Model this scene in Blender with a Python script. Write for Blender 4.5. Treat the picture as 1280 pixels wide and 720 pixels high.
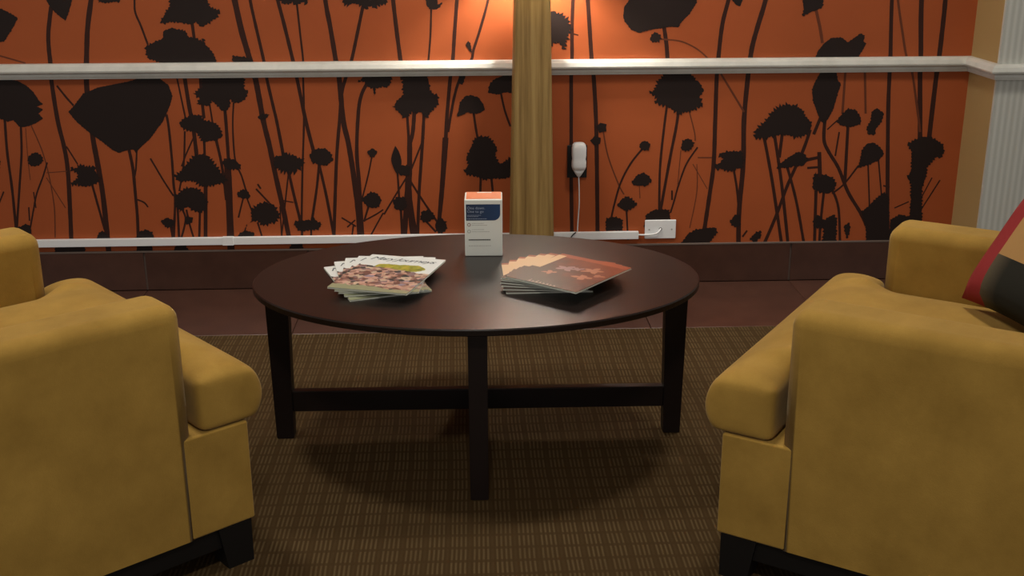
import bpy, bmesh, math, random
import numpy as np
from mathutils import Vector, Matrix
from mathutils.geometry import tessellate_polygon

for o in list(bpy.data.objects): bpy.data.objects.remove(o, do_unlink=True)
S = bpy.context.scene
COL = S.collection
random.seed(7)
R = math.radians

# ------------------------------------------------------------------ camera
F_PX, PITCH, ROLL, YAW, CAM_H = 1443.1, 0.3174, -0.0035, 0.0391, 1.3402
_fwd = Vector((math.sin(YAW)*math.cos(PITCH), math.cos(YAW)*math.cos(PITCH), -math.sin(PITCH)))
_rt = Vector((math.cos(YAW), -math.sin(YAW), 0)); _up = _rt.cross(_fwd)
_r = math.cos(ROLL)*_rt + math.sin(ROLL)*_up; _u = -math.sin(ROLL)*_rt + math.cos(ROLL)*_up
cd = bpy.data.cameras.new('camera'); cam = bpy.data.objects.new('camera', cd); COL.objects.link(cam)
cd.sensor_width = 36; cd.lens = F_PX/1280*36; cd.clip_start = .05
M = Matrix((( _r.x, _u.x, -_fwd.x, 0), (_r.y, _u.y, -_fwd.y, 0), (_r.z, _u.z, -_fwd.z, CAM_H), (0, 0, 0, 1)))
cam.matrix_world = M
S.camera = cam

# ------------------------------------------------------------------ world, lights, exposure
w = bpy.data.worlds.new('world'); S.world = w; w.use_nodes = True
w.node_tree.nodes['Background'].inputs[0].default_value = (1.0, .96, .92, 1)
w.node_tree.nodes['Background'].inputs[1].default_value = .56
S.view_settings.view_transform = 'Standard'; S.view_settings.look = 'None'
S.view_settings.gamma = 1; S.view_settings.use_curve_mapping = False
S.view_settings.exposure = 0.0
DOWNLIGHTS = [(-1.0, 2.76, 17), (.95, 3.0, 16.5), (-.05, .45, 22)]       # x, y, watts of the recessed ceiling lamps
LAMP_W = 62                                            # floor lamp bulb

# ------------------------------------------------------------------ helpers
WALL_Y = 4.127
def ray(x, y): return _fwd + (x-640)/F_PX*_r - (y-360)/F_PX*_u
def on_wall(x, y):                      # a point of the mural, in wall metres
    d = ray(x, y); t = WALL_Y/d.y; return (t*d.x, CAM_H+t*d.z)

MATS = {}
def mat(name, col=(.5,.5,.5), rough=.6, spec=.4, sheen=0, metal=0, build=None, coat=0):
    m = bpy.data.materials.new(name); m.use_nodes = True; MATS[name] = m
    nt = m.node_tree; b = nt.nodes['Principled BSDF']
    b.inputs['Base Color'].default_value = (*col, 1); b.inputs['Roughness'].default_value = rough
    b.inputs['Specular IOR Level'].default_value = spec; b.inputs['Metallic'].default_value = metal
    b.inputs['Sheen Weight'].default_value = sheen; b.inputs['Coat Weight'].default_value = coat
    if build: build(nt, b)
    return m
def N(nt, t, **k):
    n = nt.nodes.new(t)
    for a, v in k.items(): setattr(n, a, v)
    return n
def coords(nt, out='Object', scale=(1,1,1), rot=(0,0,0)):
    c = N(nt, 'ShaderNodeTexCoord'); mp = N(nt, 'ShaderNodeMapping')
    mp.inputs['Scale'].default_value = scale; mp.inputs['Rotation'].default_value = rot
    nt.links.new(c.outputs[out], mp.inputs[0]); return mp.outputs[0]
def noise(nt, v, scale, detail=4, rough=.55):
    n = N(nt, 'ShaderNodeTexNoise'); n.inputs['Scale'].default_value = scale
    n.inputs['Detail'].default_value = detail; n.inputs['Roughness'].default_value = rough
    nt.links.new(v, n.inputs['Vector']); return n
def ramp(nt, fac, stops, interp='LINEAR'):
    r = N(nt, 'ShaderNodeValToRGB'); cr = r.color_ramp; cr.interpolation = interp
    while len(cr.elements) < len(stops): cr.elements.new(.5)
    for e, (p, c) in zip(cr.elements, stops): e.position = p; e.color = (*c, 1)
    nt.links.new(fac, r.inputs[0]); return r.outputs[0]
def bump(nt, b, h, strength=.3, dist=.002):
    n = N(nt, 'ShaderNodeBump'); n.inputs['Strength'].default_value = strength; n.inputs['Distance'].default_value = dist
    nt.links.new(h, n.inputs['Height']); nt.links.new(n.outputs[0], b.inputs['Normal'])
def math_(nt, op, a, b=None, c=None):
    n = N(nt, 'ShaderNodeMath', operation=op)
    for i, v in enumerate((a, b, c)):
        if v is None: continue
        if isinstance(v, (int, float)): n.inputs[i].default_value = v
        else: nt.links.new(v, n.inputs[i])
    return n.outputs[0]
def mixc(nt, fac, a, b):
    n = N(nt, 'ShaderNodeMix', data_type='RGBA')
    for s, v in ((0, fac), (6, a), (7, b)):
        if isinstance(v, tuple): n.inputs[s].default_value = (*v, 1)
        elif isinstance(v, (int, float)): n.inputs[s].default_value = v
        else: nt.links.new(v, n.inputs[s])
    return n.outputs[2]
def sep(nt, v):
    n = N(nt, 'ShaderNodeSeparateXYZ'); nt.links.new(v, n.inputs[0]); return n.outputs

def link(name, me, m, parent=None, loc=None, rot=None):
    o = bpy.data.objects.new(name, me); COL.objects.link(o)
    if m is not None and not me.materials: me.materials.append(MATS[m] if isinstance(m, str) else m)
    if parent is not None: o.parent = parent
    if loc is not None: o.location = loc
    if rot is not None: o.rotation_euler = rot
    return o
def tag(o, label, cat, group=None):
    o['label'] = label; o['category'] = cat
    if group: o['group'] = group
    return o
def empty(name, loc, rz=0):
    o = bpy.data.objects.new(name, None); COL.objects.link(o); o.empty_display_size = .1
    o.location = loc; o.rotation_euler = (0, 0, rz); return o
def struct(o): o['kind'] = 'structure'; return o
def from_bm(name, bm, m, parent=None, smooth=False, **k):
    bmesh.ops.recalc_face_normals(bm, faces=bm.faces)
    me = bpy.data.meshes.new(name); bm.to_mesh(me); bm.free()
    if smooth:
        for p in me.polygons: p.use_smooth = True
    return link(name, me, m, parent, **k)
def box_bm(x0, x1, y0, y1, z0, z1, bev=0, seg=3):
    bm = bmesh.new(); bmesh.ops.create_cube(bm, size=1)
    for v in bm.verts:
        v.co = Vector(((x0+x1)/2+v.co.x*(x1-x0), (y0+y1)/2+v.co.y*(y1-y0), (z0+z1)/2+v.co.z*(z1-z0)))
    if bev: bmesh.ops.bevel(bm, geom=bm.edges[:], offset=bev, segments=seg, profile=.5, affect='EDGES', clamp_overlap=True)
    return bm
def box(name, b, m, parent=None, bev=0, seg=3, smooth=None, **k):
    sm = (bev > 0 and seg > 2) if smooth is None else smooth
    o = from_bm(name, box_bm(*b, bev, seg), m, parent, smooth=sm, **k)
    return weighted(o) if sm else o
def weighted(o):                        # flat faces stay flat next to their rounded edges
    md = o.modifiers.new('face_weighted', 'WEIGHTED_NORMAL'); md.weight = 100; return o
def lathe_bm(profile, seg=32, cx=0, cy=0, caps=True):
    bm = bmesh.new(); rings = []
    for r, z in profile:
        rings.append([bm.verts.new((cx+r*math.cos(2*math.pi*i/seg), cy+r*math.sin(2*math.pi*i/seg), z)) for i in range(seg)])
    for a, b in zip(rings, rings[1:]):
        for i in range(seg): bm.faces.new((a[i], a[(i+1) % seg], b[(i+1) % seg], b[i]))
    closed = profile[0] == profile[-1] or not caps
    for rg in (rings[0], rings[-1]):
        if not closed and (rg[0].co-rg[seg//2].co).length > 1e-5: bm.faces.new(rg)
    return bm
def tube_bm(pts, r, seg=8):
    bm = bmesh.new(); pts = [Vector(p) for p in pts]; rings = []
    for i, p in enumerate(pts):
        d = (pts[min(i+1, len(pts)-1)]-pts[max(i-1, 0)]).normalized()
        a = d.orthogonal().normalized(); b = d.cross(a)
        if rings:                                   # keep the frame from twisting
            a = (prev-d*prev.dot(d)).normalized(); b = d.cross(a)
        prev = a
        rings.append([bm.verts.new(p+r*(math.cos(t)*a+math.sin(t)*b)) for t in [2*math.pi*k/seg for k in range(seg)]])
    for x, y in zip(rings, rings[1:]):
        for k in range(seg): bm.faces.new((x[k], x[(k+1) % seg], y[(k+1) % seg], y[k]))
    bm.faces.new(rings[0]); bm.faces.new(rings[-1]); return bm
def smooth_line(pts, n=8):
    P = [Vector(p) for p in pts]
    if len(P) < 3: return P
    out = []
    for i in range(len(P)-1):
        p0, p1, p2, p3 = P[max(i-1, 0)], P[i], P[i+1], P[min(i+2, len(P)-1)]
        for k in range(n):
            t = k/n
            out.append(.5*((2*p1)+(p2-p0)*t+(2*p0-5*p1+4*p2-p3)*t*t+(3*p1-p0-3*p2+p3)*t**3))
    return out+[P[-1]]
def poly_mesh(name, pts3):              # flat polygon from a list of 3-D points
    me = bpy.data.meshes.new(name)
    tri = tessellate_polygon([[Vector(p) for p in pts3]])
    me.from_pydata([tuple(p) for p in pts3], [], [tuple(t) for t in tri]); me.update(); return me
def text_mesh(body, size, shear=0, space=1.0, offset=0.0):
    c = bpy.data.curves.new('lettering', 'FONT'); c.body = body; c.size = size; c.shear = shear
    c.space_character = space; c.offset = offset; c.resolution_u = 2
    t = bpy.data.objects.new('lettering', c); COL.objects.link(t)
    dg = bpy.context.evaluated_depsgraph_get(); dg.update()
    me = bpy.data.meshes.new_from_object(t.evaluated_get(dg))
    bpy.data.objects.remove(t); bpy.data.curves.remove(c); me.materials.clear(); return me

# ------------------------------------------------------------------ materials
def b_paper(nt, b):
    v = coords(nt); n = noise(nt, v, 3, 3); n2 = noise(nt, v, 400, 2)
    c = ramp(nt, n.outputs[0], [(.3, (.345, .080, .0225)), (.7, (.39, .091, .026))])
    nt.links.new(c, b.inputs['Base Color']); bump(nt, b, n2.outputs[0], .08, .0006)
mat('mural_orange', rough=.62, spec=.25, build=b_paper)
mat('print_dark', (.017, .0095, .008), .6, .25)
mat('print_stem', (.036, .011, .007), .6, .25)
mat('print_faint', (.13, .034, .014), .6, .25)
def b_white(nt, b):
    v = coords(nt); n = noise(nt, v, 14, 5)
    nt.links.new(ramp(nt, n.outputs[0], [(.3, (.60, .61, .57)), (.62, (.70, .71, .67))]), b.inputs['Base Color'])
mat('white_paint', rough=.38, spec=.45, build=b_white)
mat('white_plastic', (.88, .91, .94), .35, .45)
mat('black_plastic', (.012, .013, .014), .35, .4)
mat('tan_paint', (.40, .27, .11), .7, .25)
def b_striped(nt, b):
    v = coords(nt); s = sep(nt, v)
    k = math_(nt, 'SINE', math_(nt, 'MULTIPLY', s[0], 2*math.pi/.022))
    f = math_(nt, 'MULTIPLY_ADD', k, .5, .5)
    nt.links.new(mixc(nt, f, (.47, .48, .44), (.58, .59, .55)), b.inputs['Base Color']); bump(nt, b, f, .25, .003)
mat('striped_paper', rough=.6, spec=.2, build=b_striped)
mat('ceiling_paint', (.62, .58, .50), .8, .2)
def b_tile(nt, b):
    v = coords(nt, 'Object'); oi = N(nt, 'ShaderNodeObjectInfo')
    n = noise(nt, v, 9, 5)
    c = ramp(nt, n.outputs[0], [(.3, (.060, .026, .018)), (.7, (.085, .038, .026))])
    h = N(nt, 'ShaderNodeHueSaturation'); nt.links.new(c, h.inputs['Color'])
    nt.links.new(math_(nt, 'MULTIPLY_ADD', oi.outputs['Random'], .2, .9), h.inputs['Value'])
    nt.links.new(h.outputs[0], b.inputs['Base Color'])
mat('brown_tile', rough=.33, spec=.5, build=b_tile)
mat('grout', (.15, .115, .10), .9, .1)
mat('dark_grout', (.05, .03, .023), .9, .1)
def b_carpet(nt, b):
    v = coords(nt); s = sep(nt, v); C = .05
    wob = noise(nt, v, 2.2, 2)
    u = math_(nt, 'FRACT', math_(nt, 'ADD', math_(nt, 'DIVIDE', s[0], C), math_(nt, 'MULTIPLY', wob.outputs[0], .35)))
    q = math_(nt, 'FRACT', math_(nt, 'ADD', math_(nt, 'DIVIDE', s[1], C*1.07), math_(nt, 'MULTIPLY', wob.outputs[0], .3)))
    d = math_(nt, 'SINE', math_(nt, 'MULTIPLY', u, 2*math.pi*5))
    dash = math_(nt, 'SMOOTH_MIN', math_(nt, 'MULTIPLY_ADD', d, .9, .45), 1.0, .2)
    dash = math_(nt, 'MAXIMUM', dash, 0)
    gu = math_(nt, 'GREATER_THAN', u, .17); gv = math_(nt, 'GREATER_THAN', q, .2)
    g = math_(nt, 'MULTIPLY', math_(nt, 'MULTIPLY_ADD', gu, .8, .2), math_(nt, 'MULTIPLY_ADD', gv, .8, .2))
    big = noise(nt, v, 5, 3); fine = noise(nt, v, 260, 2)
    f = math_(nt, 'MULTIPLY', math_(nt, 'MULTIPLY', dash, g), math_(nt, 'MULTIPLY_ADD', big.outputs[0], 1.1, .15))
    c = mixc(nt, f, (.056, .033, .0135), (.125, .086, .041))
    c2 = mixc(nt, math_(nt, 'MULTIPLY', fine.outputs[0], .35), c, (.035, .022, .011))
    nt.links.new(c2, b.inputs['Base Color']); bump(nt, b, f, .5, .003)
mat('carpet_weave', rough=.95, spec=.05, build=b_carpet)
def b_espresso(nt, b):
    v = coords(nt, scale=(3, 60, 3)); n = noise(nt, v, 2, 5)
    nt.links.new(ramp(nt, n.outputs[0], [(.3, (.008, .005, .0042)), (.75, (.012, .007, .0058))]), b.inputs['Base Color'])
    n2 = noise(nt, coords(nt), 30, 3)
    nt.links.new(math_(nt, 'MULTIPLY_ADD', n2.outputs[0], .02, .30), b.inputs['Roughness'])
    b.inputs['Coat Roughness'].default_value = .34
mat('espresso_wood', rough=.28, spec=.32, coat=.22, build=b_espresso)
mat('black_wood', (.006, .0052, .0048), .5, .3)
mat('espresso_leg', (.010, .0055, .0048), .42, .35)
def b_velvet(nt, b):
    v = coords(nt); n = noise(nt, v, 9, 5, .6); n2 = noise(nt, v, 330, 3)
    c = ramp(nt, n.outputs[0], [(.25, (.27, .158, .030)), (.75, (.43, .262, .056))])
    c2 = mixc(nt, math_(nt, 'MULTIPLY', n2.outputs[0], .35), c, (.26, .155, .03))
    nt.links.new(c2, b.inputs['Base Color']); bump(nt, b, n2.outputs[0], .25, .0015)
    b.inputs['Sheen Roughness'].default_value = .45; b.inputs['Sheen Tint'].default_value = (.80, .74, .58, 1)
mat('mustard_velvet', rough=.85, spec=.15, sheen=.18, build=b_velvet)
def b_wood(nt, b):
    v = coords(nt, scale=(1, 1, .03)); n = noise(nt, v, 70, 4, .6)
    s = sep(nt, coords(nt)); k = noise(nt, coords(nt, scale=(1, 1, .01)), 26, 1)
    f = math_(nt, 'ADD', math_(nt, 'MULTIPLY', n.outputs[0], .6), math_(nt, 'MULTIPLY', k.outputs[0], .5))
    nt.links.new(ramp(nt, f, [(.38, (.17, .098, .030)), (.55, (.30, .19, .062)), (.72, (.40, .27, .10))]), b.inputs['Base Color'])
mat('oak_veneer', rough=.5, spec=.35, build=b_wood)
mat('brass', (.5, .36, .15), .3, .5, metal=1)
def b_shade(nt, b):
    b.inputs['Base Color'].default_value = (.75, .68, .55, 1); b.inputs['Transmission Weight'].default_value = 0
    t = N(nt, 'ShaderNodeBsdfTranslucent'); t.inputs[0].default_value = (.82, .86, .90, 1)
    mx = N(nt, 'ShaderNodeMixShader'); mx.inputs[0].default_value = .65
    nt.links.new(b.outputs[0], mx.inputs[1]); nt.links.new(t.outputs[0], mx.inputs[2])
    nt.links.new(mx.outputs[0], nt.nodes['Material Output'].inputs[0])
mat('lamp_shade_fabric', rough=.9, spec=.1, build=b_shade)
def emit(name, col, s):
    def f(nt, b): b.inputs['Emission Color'].default_value = (*col, 1); b.inputs['Emission Strength'].default_value = s
    mat(name, col, .5, .2, build=f)
emit('bulb_glow', (1, .86, .64), 12)
emit('downlight_glow', (1, .82, .55), 6)
mat('box_card', (.84, .88, .84), .45, .35)
mat('box_orange', (.74, .23, .10), .45, .35)
def b_navy(nt, b):
    s = sep(nt, coords(nt)); f = math_(nt, 'MULTIPLY_ADD', s[0], 9, .45)
    nt.links.new(ramp(nt, f, [(.0, (.020, .034, .075)), (1, (.022, .062, .17))]), b.inputs['Base Color'])
mat('box_navy', rough=.45, spec=.35, build=b_navy)
mat('ink_pale', (.36, .42, .54), .5); mat('ink_grey', (.42, .43, .41), .5); mat('ink_black', (.03, .03, .03), .5)
mat('ink_brown', (.25, .10, .06), .5); mat('ink_slate', (.10, .13, .15), .45); mat('ink_cream', (.62, .50, .40), .45)
mat('page_paper', (.60, .63, .57), .7, .2)
def b_coverA(nt, b):
    v = coords(nt); s = sep(nt, v); n = noise(nt, v, 22, 3); n2 = noise(nt, v, 60, 4)
    y = math_(nt, 'ADD', s[1], math_(nt, 'MULTIPLY_ADD', n.outputs[0], .05, -.025))
    vo = N(nt, 'ShaderNodeTexVoronoi'); vo.inputs['Scale'].default_value = 90
    wv = N(nt, 'ShaderNodeVectorMath', operation='MULTIPLY_ADD'); nt.links.new(n2.outputs['Color'], wv.inputs[0])
    wv.inputs[1].default_value = (.02, .02, 0); nt.links.new(v, wv.inputs[2]); nt.links.new(wv.outputs[0], vo.inputs['Vector'])
    crowd = ramp(nt, sep(nt, vo.outputs['Color'])[0], [(0, (.18, .09, .075)), (.2, (.50, .30, .23)), (.36, (.24, .17, .18)),
                 (.5, (.035, .05, .05)), (.6, (.56, .44, .33)), (.74, (.33, .19, .15)), (.86, (.62, .38, .32)), (.95, (.30, .26, .33))], 'CONSTANT')
    sky = (.74, .80, .80)
    dx = math_(nt, 'DIVIDE', math_(nt, 'ADD', s[0], -.012), .068); dy = math_(nt, 'DIVIDE', math_(nt, 'ADD', y, -.045), .030)
    bush = math_(nt, 'LESS_THAN', math_(nt, 'ADD', math_(nt, 'MULTIPLY', dx, dx), math_(nt, 'MULTIPLY', dy, dy)), 1)
    green = ramp(nt, n2.outputs[0], [(.3, (.14, .17, .03)), (.5, (.36, .36, .05)), (.7, (.55, .42, .06))])
    c = mixc(nt, bush, sky, green)
    top = math_(nt, 'SUBTRACT', .035, math_(nt, 'MULTIPLY', s[0], .22))
    c = mixc(nt, math_(nt, 'LESS_THAN', y, top), c, crowd)
    c = mixc(nt, math_(nt, 'LESS_THAN', y, -.115), c, (.30, .32, .20))
    nt.links.new(c, b.inputs['Base Color'])
mat('cover_market', rough=.32, spec=.5, build=b_coverA)
def b_coverB(nt, b):
    v = coords(nt); s = sep(nt, v); n = noise(nt, v, 20, 4)
    f = math_(nt, 'ADD', math_(nt, 'ADD', math_(nt, 'MULTIPLY', s[1], 3.2), math_(nt, 'MULTIPLY', s[0], 2.2)), math_(nt, 'MULTIPLY', n.outputs[0], .8))
    c = ramp(nt, f, [(.05, (.050, .032, .027)), (.35, (.075, .042, .034)), (.55, (.14, .042, .025)), (.8, (.20, .055, .03))])
    y = math_(nt, 'ADD', s[1], math_(nt, 'MULTIPLY_ADD', n.outputs[0], .02, -.01))
    band = math_(nt, 'GREATER_THAN', y, .100)
    c = mixc(nt, band, c, (.32, .085, .045))
    e = math_(nt, 'MULTIPLY', math_(nt, 'LESS_THAN', s[0], -.082), math_(nt, 'GREATER_THAN', s[1], -.01))
    c = mixc(nt, math_(nt, 'MULTIPLY', e, math_(nt, 'LESS_THAN', s[1], .108)), c, (.66, .46, .28))
    nt.links.new(c, b.inputs['Base Color'])
mat('cover_flowers', rough=.3, spec=.35, build=b_coverB)
mat('petal_print', (.42, .20, .13), .35); mat('petal_print_pale', (.33, .23, .24), .35)
def b_pillow(nt, b):
    v = coords(nt); s = sep(nt, v); n = noise(nt, v, 240, 2)
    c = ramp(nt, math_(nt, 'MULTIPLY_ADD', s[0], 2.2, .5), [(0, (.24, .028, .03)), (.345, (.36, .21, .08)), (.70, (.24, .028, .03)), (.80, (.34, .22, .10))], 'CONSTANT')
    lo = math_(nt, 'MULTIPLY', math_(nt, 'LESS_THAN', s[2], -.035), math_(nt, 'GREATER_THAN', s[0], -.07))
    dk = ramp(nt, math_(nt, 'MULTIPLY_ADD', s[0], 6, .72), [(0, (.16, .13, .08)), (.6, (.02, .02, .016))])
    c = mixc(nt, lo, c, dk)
    nt.links.new(c, b.inputs['Base Color']); bump(nt, b, n.outputs[0], .3, .001)
mat('pillow_fabric', rough=.85, spec=.1, build=b_pillow)

# ------------------------------------------------------------------ setting
struct(box('floor', (-4.5, 4.5, -3.5, 4.4, -.12, -.012), 'dark_grout'))
floor = bpy.data.objects['floor']
TILE, J = .60, .005
CARPET_Y = 3.62
tx0 = -1.191
me_t = None
for i in range(-5, 6):
    x0 = tx0+TILE*i+TILE*0
    o = box('floor_tile', (-TILE/2+.001, TILE/2-.001, CARPET_Y+.002, WALL_Y-.012, -.0119, 0), 'brown_tile', floor, bev=.0012, seg=1) if me_t is None else link('floor_tile', me_t, None, floor)
    me_t = o.data; o.location.x = x0+TILE/2
carpet = box('carpet', (-4.5, 4.5, -3.5, CARPET_Y, -.012, 0), 'carpet_weave')
tag(carpet, 'brown woven carpet with a grid of small pale dashes covering the floor', 'carpet')

wall = struct(box('wall_back', (-4.5, 1.814, WALL_Y, WALL_Y+.12, 0, 2.6), 'mural_orange'))
RET_Y = 3.915
struct(box('wall_return', (1.814, 1.94, RET_Y+.001, WALL_Y+.12, 0, 2.6), 'tan_paint'))
struct(box('wall_right', (1.8141, 4.5, RET_Y-.012, RET_Y+.0005, 0, 2.6), 'striped_paper'))
struct(box('ceiling', (-4.5, 4.5, -3.5, 4.4, 2.6, 2.7), 'ceiling_paint'))

bb = struct(box('baseboard_back', (-4.5, 1.813, WALL_Y-.004, WALL_Y-.0005, 0, .148), 'grout'))
me_t = None
for i in range(-5, 5):
    x0 = tx0+TILE*i; wd = TILE
    if i == 4: pass
    o = box('baseboard_tile', (-TILE/2+J*.7, TILE/2-J*.7, WALL_Y-.0115, WALL_Y-.0042, .002, .146), 'brown_tile', bb, bev=.001, seg=1) if me_t is None else link('baseboard_tile', me_t, None, bb)
    me_t = o.data; o.location.x = x0+TILE/2
box('top_bead', (-4.5, 1.813, WALL_Y-.0125, WALL_Y-.0005, .1461, .1505), 'grout', bb)

# chair rail: moulded profile swept along each wall
RAIL = [(0, .7795), (.012, .7795), (.0135, .786), (.0155, .7875), (.0155, .797), (.021, .800), (.034, .804), (.036, .810), (.030, .824), (.020, .8325), (.016, .8332), (0, .8332)]
def rail(name, a, b, nrm, m='white_paint', ext0=0, ext1=0):
    bm = bmesh.new(); a, b, n = Vector(a), Vector(b), Vector(nrm); d = (b-a).normalized()
    ra = [bm.verts.new(a+n*p+Vector((0, 0, z))-d*ext0*p) for p, z in RAIL]; rb = [bm.verts.new(b+n*p+Vector((0, 0, z))+d*ext1*p) for p, z in RAIL]
    for i in range(len(RAIL)):
        j = (i+1) % len(RAIL); bm.faces.new((ra[i], ra[j], rb[j], rb[i]))
    bm.faces.new(ra); bm.faces.new(rb)
    return struct(from_bm(name, bm, m))
rail('trim_1', (-4.5, WALL_Y-.0005, 0), (1.8135, WALL_Y-.0005, 0), (0, -1, 0), ext1=-1)
rail('trim_2', (1.8135, WALL_Y-.0005, 0), (1.8135, RET_Y-.0125, 0), (-1, 0, 0), ext0=-1, ext1=1)
rail('trim_3', (1.8135, RET_Y-.0125, 0), (4.5, RET_Y-.0125, 0), (0, -1, 0), ext0=1)

# ------------------------------------------------------------------ mural print (photo pixels turned into wall metres)
def jag(pts, amp):
    out = []; n = len(pts)
    area = sum(pts[i][0]*pts[(i+1) % n][1]-pts[(i+1) % n][0]*pts[i][1] for i in range(n))
    sg = 1 if area > 0 else -1
    for i in range(n):
        (x0, y0), (x1, y1) = pts[i], pts[(i+1) % n]
        L = math.hypot(x1-x0, y1-y0); k = max(1, int(L/1.9))
        nx, ny = sg*(y1-y0)/max(L, .01), -sg*(x1-x0)/max(L, .01)
        for j in range(k):
            t = (j+random.uniform(-.3, .3)*(j > 0))/k; a = (random.choice((.3, .8, 1.3, 1.8, 2.3)) if len(out) % 2 else random.uniform(-1.0, .2))*amp
            out.append((x0+(x1-x0)*t+nx*a, y0+(y1-y0)*t+ny*a))
    return out
layer = [0]
XR = random.Random(3)
def round_off(pts):                     # heads cut by the picture's edge go on as whole heads on the wall
    out = []; n = len(pts)
    if max(p[1] for p in pts) <= -3: return pts
    for i in range(n):
        p, q = pts[i], pts[(i+1) % n]; out.append(p)
        if p[1] <= -3 and q[1] <= -3:
            h = .32*abs(q[0]-p[0])+5; out += [(p[0]+(q[0]-p[0])*t, -4-h*math.sin(math.pi*t)) for t in (.12, .3, .5, .7, .88)]
        elif p[0] <= -6 and q[0] <= -6:
            h = .35*abs(q[1]-p[1])+4; out += [(-8-h*math.sin(math.pi*t), p[1]+(q[1]-p[1])*t) for t in (.15, .35, .5, .65, .85)]
    return out
def flower(pts, a=0.5, m='print_dark'):
    layer[0] += 1; pts = round_off(pts)
    if a < 0: P = [tuple(v) for v in smooth_line([(*p, 0) for p in pts+[pts[0]]], 4)][:-1]; P = [p[:2] for p in P]
    else: P = jag(pts, a)
    y = WALL_Y-.0006-.000004*layer[0]
    P3 = [(on_wall(*p)[0], y, on_wall(*p)[1]) for p in P]
    link('printed_flower', poly_mesh('printed_flower', P3), m, wall)
def bud(x, y, r, a=.9): flower([(x+r*math.cos(t), y+r*.95*math.sin(t)) for t in [2*math.pi*k/10 for k in range(10)]], a)
def stem(pts, w0, w1=None, m='print_stem'):
    if pts[0][1] < -3.5 and pts[0][1] > -7 and w0 > 2.4:        # stems leaving the top of the picture carry on up the wall
        (x0, y0), (x1, y1) = pts[0], pts[1]; k = 1/max(abs(y1-y0), 1)
        L = XR.uniform(50, 210); dx = (x0-x1)*k*.8+XR.uniform(-.06, .06)
        pts = [(x0+dx*L*1.15, y0-L), (x0+dx*L*.5, y0-L*.5)]+list(pts)
        r = XR.uniform(9, 24); cx, cy = pts[0]
        flower([(cx+r*1.25*math.cos(t), cy-r*.3+r*.8*math.sin(t)) for t in [2*math.pi*q/11 for q in range(11)]], XR.choice((.3, .9, 1.2)))
    layer[0] += 1; w1 = w0 if w1 is None else w1
    P = smooth_line([(*p, 0) for p in pts], 6); n = len(P); y = WALL_Y-.0002-.0000015*layer[0]; L = []; Rr = []
    for i, p in enumerate(P):
        d = (P[min(i+1, n-1)]-P[max(i-1, 0)]).normalized(); h = (w0+(w1-w0)*i/(n-1))/2*random.uniform(.94, 1.06)
        L.append((p.x-d.y*h, p.y+d.x*h)); Rr.append((p.x+d.y*h, p.y-d.x*h))
    V = [(on_wall(*q)[0], y, on_wall(*q)[1]) for q in L+Rr]
    me = bpy.data.meshes.new('printed_stem'); me.from_pydata(V, [], [(i, i+1, n+i+1, n+i) for i in range(n-1)]); me.update()
    link('printed_stem', me, m, wall)
FAINT = 'print_faint'
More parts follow.
